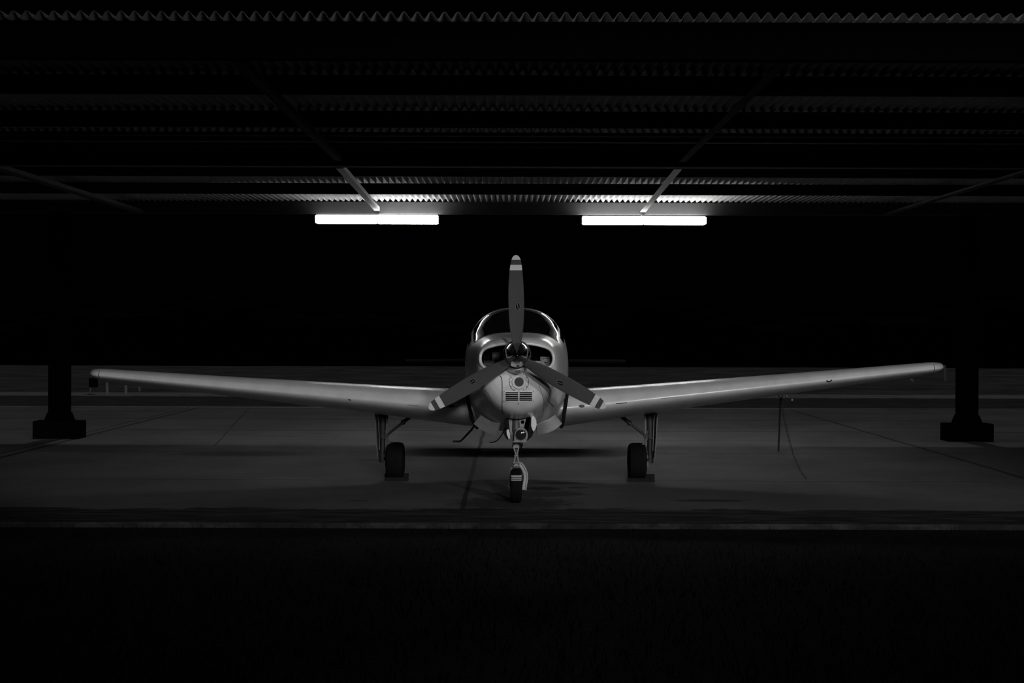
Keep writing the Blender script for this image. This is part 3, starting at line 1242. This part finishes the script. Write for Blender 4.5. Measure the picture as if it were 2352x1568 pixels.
BW = [  # radius, projected width, centre offset, blade angle
    (0.060, 0.070, 0.0, 40), (0.10, 0.082, 0.0, 42), (0.150, 0.094, 0.001, 44), (0.19, 0.106, 0.001, 42), (0.26, 0.126, 0.0, 38), (0.34, 0.142, 0.0, 34),
    (0.44, 0.151, 0.0, 29), (0.55, 0.155, 0.0, 25), (0.65, 0.152, -0.001, 22), (0.75, 0.144, -0.001, 20), (0.85, 0.126, 0.0, 18), (0.91, 0.112, 0.001, 17),
    (0.96, 0.092, 0.002, 16), (0.985, 0.070, 0.002, 16), (1.0, 0.046, 0.001, 16), (1.008, 0.018, 0.0, 16)]
for ang in (-0.8, 119.2, 239.4):
    bm = new()
    rings = []
    for r, w, off, be in BW:
        c = w / math.cos(R(be))
        th = max(0.004, min(0.03, 0.034 - 0.028 * r))
        ring = []
        for k in range(20):
            q = 2 * math.pi * k / 20
            u, v = 0.5 * c * math.cos(q), 0.5 * th * math.sin(q) * (1 if math.sin(q) > 0 else 0.4)
            v = -v + 0.02 * c * (1 - math.cos(q) ** 2)
            ca, sa = math.cos(R(be)), math.sin(R(be))
            y = u * sa * 0.6 + v
            ring.append((off + u * ca, y, r))
        rings.append(ring)
    ring_faces(bm, rings, cap0=True, cap1=True)
    o = mk('propeller_blade', bm, 'blade', None, 60)
    o.location = (HUB.x, HUB.y - 0.02, HUB.z)
    o.rotation_euler = (0, R(ang), 0)
    adopt(o, prop)
bm = new()
tube(bm, [SP + Vector((0.1295 * math.cos(q), 0.03, 0.1295 * math.sin(q))) for q in [2 * math.pi * k / 48 for k in range(48)]], 0.004, 6, closed=True)
mk('spinner_seam', bm, 'chrome', prop, 60)

# ---------------------------------------------------------------- nose gear
ND = 13.2
nx = P(1185.8, 1000, ND).x


def tire_prof(r, w, grooves, rim):
    pr = [(-w * 0.36, rim), (-w * 0.46, rim + 0.012), (-w * 0.5, rim + (r - rim) * 0.42), (-w * 0.485, rim + (r - rim) * 0.68), (-w * 0.43, r * 0.925), (-w * 0.34, r * 0.97)]
    tread = w * 0.58
    for g in range(grooves):
        x = -tread / 2 + tread * (g + 0.5) / grooves
        cr = r * (1 - 0.014 * (2 * x / tread) ** 2)
        gw = 0.0028
        pr += [(x - gw - 0.001, cr), (x - gw, cr - 0.007), (x + gw, cr - 0.007), (x + gw + 0.001, cr)]
    pr += [(w * 0.34, r * 0.97), (w * 0.43, r * 0.925), (w * 0.485, rim + (r - rim) * 0.68), (w * 0.5, rim + (r - rim) * 0.42), (w * 0.46, rim + 0.012), (w * 0.36, rim)]
    return pr


bm = new()
zt_, zb_ = 0.92, 0.60
tube(bm, [(nx, ND + 0.15, 1.0), (nx, ND, 0.80), (nx, ND, 0.60)], [0.036, 0.036, 0.036], 14)
tube(bm, [(nx, ND, 0.62), (nx, ND, 0.37)], 0.022, 12)
tube(bm, [(nx, ND, 0.615), (nx, ND, 0.585)], 0.044, 14)
ng = mk('nose_gear_strut', bm, 'steel', plane, 50)
bm = new()
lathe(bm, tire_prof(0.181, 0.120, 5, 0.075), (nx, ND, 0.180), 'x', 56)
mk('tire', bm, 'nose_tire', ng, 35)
bm = new()
lathe(bm, [(-0.04, 0.02), (-0.045, 0.06), (-0.035, 0.075), (0.035, 0.075), (0.045, 0.06), (0.04, 0.02)], (nx, ND, 0.18), 'x', 32)
lathe(bm, [(-0.075, 0.012), (0.10, 0.012)], (nx, ND, 0.18), 'x', 12)
mk('wheel_hub', bm, 'darksteel', ng, 40)
# curved fork arm sweeping round the right side of the tire
bm = new()
cen = catmull([P(1186, 1066, ND), P(1194, 1065, ND), P(1201, 1072, ND), (P(1206.5, 1084, ND)), P(1208, 1097, ND), P(1206, 1110, ND), P(1204, 1124, ND)], 6)
rings = []
for i, p in enumerate(cen):
    t = (cen[min(i + 1, len(cen) - 1)] - cen[max(i - 1, 0)]).normalized()
    u = Vector((t.z, 0, -t.x)) * -1
    if u.x < 0 and i > 3:
        u = -u
    if i <= 3:
        u = Vector((t.z, 0, -t.x))
        if u.z < 0:
            u = -u
    w = 0.022
    prof = [(-w, -0.02), (-w, -0.026), (-w + 0.006, -0.026), (-w + 0.008, -0.014), (w - 0.014, -0.014), (w - 0.011, -0.034), (w, -0.034), (w, 0.02)]
    rings.append([p + u * a + Vector((0, b, 0)) for a, b in prof])
ring_faces(bm, rings, cap0=True, cap1=True)
mk('fork_arm', bm, 'fork', ng, 30)
bm = new()
box(bm, (nx - 0.035, ND - 0.045, 0.365), (nx + 0.035, ND + 0.045, 0.40), 0.008)
box(bm, (nx - 0.028, ND - 0.05, 0.40), (nx + 0.028, ND + 0.03, 0.418), 0.006)
bar(bm, (nx - 0.045, ND, 0.38), (nx - 0.075, ND, 0.16), 0.02, 0.045, side=(1, 0, 0))
mk('fork_crown', bm, 'steel', ng)
# scissor links in front of the strut
bm = new()
F1 = ND - 0.07
for a, b in (((-0.026, 0.585), (0.004, 0.485)), ((0.026, 0.585), (0.004, 0.485)), ((-0.007, 0.500), (-0.028, 0.400)), ((0.012, 0.500), (0.030, 0.400))):
    bar(bm, (nx + a[0], F1, a[1]), (nx + b[0], F1 - 0.0, b[1]), 0.012, 0.016, side=(1, 0, 0))
tube(bm, [(nx - 0.02, F1, 0.495), (nx + 0.022, F1, 0.495)], 0.010, 8)
bar(bm, (nx - 0.03, F1, 0.592), (nx + 0.03, F1, 0.592), 0.02, 0.03)
bar(bm, (nx - 0.032, F1, 0.402), (nx + 0.032, F1, 0.402), 0.016, 0.03)
bar(bm, (nx - 0.02, F1 - 0.004, 0.43), (nx + 0.022, F1 - 0.004, 0.43), 0.006, 0.008)
mk('torque_link', bm, 'light_steel', ng)
# hanging hose and cable
bm = new()
tube(bm, catmull([P(1194, 1012, 13.1), P(1197, 1022, 13.1), P(1196, 1032, 13.15), P(1190, 1026, 13.2)], 5), 0.010, 6)
tube(bm, catmull([P(1199, 1012, 13.1), P(1200, 1024, 13.1), P(1195, 1018, 13.1)], 5), 0.006, 6)
mk('brake_hose', bm, 'rubber', ng, 60)
# trunnion frame in the bay
bm = new()
for pix in (((1167, 953), (1177, 953), (1176.5, 998), (1172, 998)), ((1193, 955), (1210, 953), (1203, 984), (1192, 984))):
    fr = [P(x, y, 13.22) for x, y in pix]
    v0 = [bm.verts.new(p) for p in fr]
    v1 = [bm.verts.new(p + Vector((0, 0.12, 0))) for p in fr]
    bm.faces.new(v0)
    bm.faces.new(v1[::-1])
    for i in range(4):
        bm.faces.new((v0[(i + 1) % 4], v0[i], v1[i], v1[(i + 1) % 4]))
bar(bm, P(1168, 956, 13.24), P(1212, 956, 13.24), 0.03, 0.02)
p = P(1200.5, 969, 13.215)
lathe(bm, [(0, 0.019), (0.02, 0.019)], p, 'y', 18, 1)
mk('trunnion_frame', bm, ['light_steel', 'black'], ng)
# landing light on its bracket
lc = P(1196.5, 998, 13.05)
bm = new()
out = [(1181, 1012.5), (1182, 996), (1185, 988), (1190, 983), (1197, 981.5), (1204, 983.5), (1210, 989), (1212.5, 998), (1211.5, 1006), (1208, 1013)]
v0 = [bm.verts.new(P(x, y, 13.055)) for x, y in out]
v1 = [bm.verts.new(P(x, y, 13.055) + Vector((0, 0.07, 0))) for x, y in out]
bm.faces.new(v0)
bm.faces.new(v1[::-1])
for i in range(len(out)):
    k = (i + 1) % len(out)
    bm.faces.new((v0[k], v0[i], v1[i], v1[k]))
bar(bm, P(1179, 1014, 13.07), P(1209, 1014, 13.07), 0.02, 0.012)
for u, v in ((1186, 988), (1206.5, 988), (1208, 1008), (1186, 1008)):
    lathe(bm, [(-0.004, 0.006), (0.002, 0.006)], P(u, v, 13.054), 'y', 8, 1)
mk('light_bracket', bm, ['light_steel', 'darksteel'], ng)
bm = new()
lathe(bm, [(0.03, 0.052), (-0.006, 0.054), (-0.012, 0.050), (-0.016, 0.040), (-0.020, 0.020), (-0.021, 0.001)], (lc.x, lc.y, lc.z), 'y', 36)
mk('landing_light', bm, 'lens', ng, 60)
bm = new()
tube(bm, [Vector((lc.x + 0.053 * math.cos(q), lc.y - 0.006, lc.z + 0.053 * math.sin(q))) for q in [2 * math.pi * k / 36 for k in range(36)]], 0.004, 6, closed=True)
mk('light_rim', bm, 'steel', ng, 60)
# gear doors either side of the bay
def door(outl, name, y0, y1, mats):
    bm = new()
    v0 = [bm.verts.new(P(x, y, y0)) for x, y in outl]
    v1 = [bm.verts.new(P(x, y, y0) + Vector((0, y1, 0))) for x, y in outl]
    bm.faces.new(v0)
    bm.faces.new(v1[::-1])
    for i in range(len(outl)):
        k = (i + 1) % len(outl)
        bm.faces.new((v0[k], v0[i], v1[i], v1[k]))
    return mk(name, bm, mats, ng, 30)


door([(1220.5, 953), (1224, 954), (1229, 959), (1232, 967), (1232.5, 975), (1230, 985), (1226, 991), (1223, 987), (1220, 978)], 'gear_door', 13.16, 0.5, 'paint')
door([(1163.5, 988), (1168, 985), (1171, 995), (1172, 1008), (1168, 1006), (1164, 997)], 'gear_door', 13.16, 0.5, 'paint')
door([(1219, 947), (1221, 955), (1220.5, 980), (1226, 992), (1221, 1003), (1211, 1012), (1213, 1000), (1214, 985), (1217, 965)], 'door_hinge_plate', 13.17, 0.4, 'rubber')
door([(1164, 948), (1167, 955), (1169, 985), (1165, 992), (1167, 1004), (1166.5, 1011), (1160, 1003), (1156, 994), (1160, 987), (1163.5, 984), (1162, 962)], 'door_hinge_plate', 13.17, 0.4, 'rubber')

# ---------------------------------------------------------------- main gear
MD = 15.26


def main_gear(s):
    wx = X0 + s * 1.46
    sx = X0 + s * 1.615
    bm = new()
    tube(bm, [(sx - s * 0.005, MD, 0.96), (sx, MD, 0.50)], 0.052, 14)
    tube(bm, [(sx, MD, 0.52), (sx, MD, 0.49)], 0.06, 14)
    tube(bm, [(sx, MD, 0.52), (sx, MD, 0.24)], 0.032, 12)
    tube(bm, [(sx + s * 0.03, MD, 0.27), (wx, MD, 0.222)], 0.034, 12)
    tube(bm, [(sx, MD, 0.30), (sx, MD, 0.20)], 0.045, 12)
    g = mk('main_gear_strut', bm, 'darksteel', plane, 50)
    bm = new()
    lathe(bm, tire_prof(0.222, 0.212, 5, 0.085), (wx, MD, 0.221), 'x', 56)
    mk('tire', bm, 'tire', g, 35)
    bm = new()
    lathe(bm, [(-0.075, 0.02), (-0.085, 0.07), (-0.07, 0.085), (0.07, 0.085), (0.085, 0.07), (0.075, 0.02)], (wx, MD, 0.221), 'x', 32)
    mk('wheel_hub', bm, 'steel', g, 40)
    bm = new()
    lathe(bm, [(0.0, 0.02), (0.0, 0.08), (0.012, 0.08), (0.012, 0.02)], (wx + s * 0.10 - 0.006, MD, 0.221), 'x', 28)
    box(bm, (min(wx + s * 0.09, wx + s * 0.135), MD - 0.09, 0.15), (max(wx + s * 0.09, wx + s * 0.135), MD - 0.03, 0.23), 0.006)
    mk('brake_caliper', bm, 'steel', g)
    # outer gear door, seen edge-on
    bm = new()
    pr = [(sx + s * 0.085, 0.80), (sx + s * 0.068, 0.50), (sx + s * 0.052, 0.27), (sx + s * 0.042, 0.27), (sx + s * 0.056, 0.50), (sx + s * 0.072, 0.80)]
    v0 = [bm.verts.new((x, MD - 0.12, z)) for x, z in pr]
    v1 = [bm.verts.new((x, MD + 0.2, z)) for x, z in pr]
    bm.faces.new(v0)
    bm.faces.new(v1[::-1])
    for i in range(6):
        k = (i + 1) % 6
        bm.faces.new((v0[k], v0[i], v1[i], v1[k]))
    mk('gear_door', bm, 'steel', g)
    # retraction brace with its collar
    bm = new()
    a, b = Vector((sx - s * 0.05, MD - 0.03, 0.525)), Vector((X0 + s * 1.20, MD - 0.03, 0.815))
    tube(bm, [a, a.lerp(b, 0.55)], 0.016, 10)
    tube(bm, [a.lerp(b, 0.50), b], 0.024, 10)
    tube(bm, [a.lerp(b, 0.52), a.lerp(b, 0.58)], 0.032, 10)
    tube(bm, [a + Vector((0, -0.02, 0)), a + Vector((0, 0.03, 0))], 0.03, 10)
    mk('side_brace', bm, 'darksteel', g, 50)
    # scissor link on the wheel side
    bm = new()
    k1, k2, k3 = Vector((sx - s * 0.045, MD - 0.05, 0.50)), Vector((sx - s * 0.105, MD - 0.06, 0.40)), Vector((sx - s * 0.035, MD - 0.05, 0.27))
    bar(bm, k1, k2, 0.012, 0.03)
    bar(bm, k2, k3, 0.012, 0.03)
    tube(bm, catmull([(sx - s * 0.03, MD - 0.06, 0.60), (sx - s * 0.065, MD - 0.06, 0.45), (sx - s * 0.04, MD - 0.07, 0.33), (sx - s * 0.08, MD - 0.07, 0.25)], 5), 0.007, 6)
    mk('torque_link', bm, 'steel', g, 50)
    # inner upright beside the strut
    bm = new()
    bar(bm, (sx - s * 0.06, MD - 0.03, 0.80), (sx - s * 0.052, MD - 0.03, 0.42), 0.022, 0.03, side=(1, 0, 0))
    bar(bm, (sx + s * 0.045, MD - 0.05, 0.80), (sx + s * 0.03, MD - 0.05, 0.35), 0.010, 0.03, side=(1, 0, 0))
    mk('door_rod', bm, 'steel', g)


main_gear(-1)
main_gear(1)


# ---------------------------------------------------------------- wheel chocks
def chock(px0, px1, d, label):
    bm = new()
    x0, x1 = P(px0, 1100, d).x, P(px1, 1100, d).x
    pr = [(-0.035, 0.0), (-0.035, 0.03), (-0.02, 0.042), (0.02, 0.042), (0.035, 0.03), (0.035, 0.0)]
    ring_faces(bm, [[(x, d + a, b) for a, b in pr] for x in (x0, x1)], cap0=True, cap1=True)
    tag(mk('wheel_chock', bm, 'wood'), label, 'chock', 'bar chocks at the main wheels')


chock(884, 938, 15.06, 'bar chock on the apron in front of the left main wheel')
chock(884, 938, 15.46, 'bar chock on the apron behind the left main wheel')
chock(1442, 1503, 15.06, 'bar chock on the apron in front of the right main wheel')
chock(1442, 1503, 15.46, 'bar chock on the apron behind the right main wheel')


# ---------------------------------------------------------------- tie-down chains
def chain(pts, label, link=0.034, wire=0.0034):
    path = catmull(pts, 24)
    L = [0]
    for a, b in zip(path, path[1:]):
        L.append(L[-1] + (b - a).length)
    bm = new()
    n = int(L[-1] / (link * 0.78))
    for i in range(n):
        s = L[-1] * (i + 0.5) / n
        j = max(k for k in range(len(L)) if L[k] <= s)
        j = min(j, len(path) - 2)
        t = (path[j + 1] - path[j]).normalized()
        c = path[j] + t * (s - L[j])
        u, v = frame_at(t)
        if i % 2:
            u, v = v, u
        lp = []
        for k in range(12):
            q = 2 * math.pi * k / 12
            lp.append(c + t * (link * 0.5 * math.cos(q)) + u * (0.011 * math.sin(q)))
        rings = []
        for k in range(12):
            tt = (lp[(k + 1) % 12] - lp[k - 1]).normalized()
            nrm = tt.cross(u.cross(t)).normalized()
            bn = u.cross(t).normalized()
            rings.append([lp[k] + (nrm * math.cos(a) + bn * math.sin(a)) * wire for a in [2 * math.pi * h / 5 for h in range(5)]])
        rings.append(rings[0])
        ring_faces(bm, rings)
    bmesh.ops.remove_doubles(bm, verts=bm.verts, dist=1e-6)
    tag(mk('chain', bm, 'chain', smooth=70), label, 'chain', 'tie-down chains under the right wing')


g1 = P(1788, 1039, 18.7)
g1.z = 0.015
chain([TIE + Vector((0, 0, -0.03)), TIE.lerp(g1, 0.33), TIE.lerp(g1, 0.66) - Vector((0, 0, 0.015)), g1], 'tie-down chain hanging straight from the right wing to the apron behind', 0.062, 0.004)
pts = []
for k, (x, y) in enumerate([(1795, 914), (1800, 957), (1809, 995), (1822, 1043), (1838, 1079), (1852, 1102)]):
    pts.append(P(x, y, 15.25 - 0.005 * k))
pts[-1].z = 0.02
chain(pts, 'tie-down chain curving outward from the right wing to the apron joint')
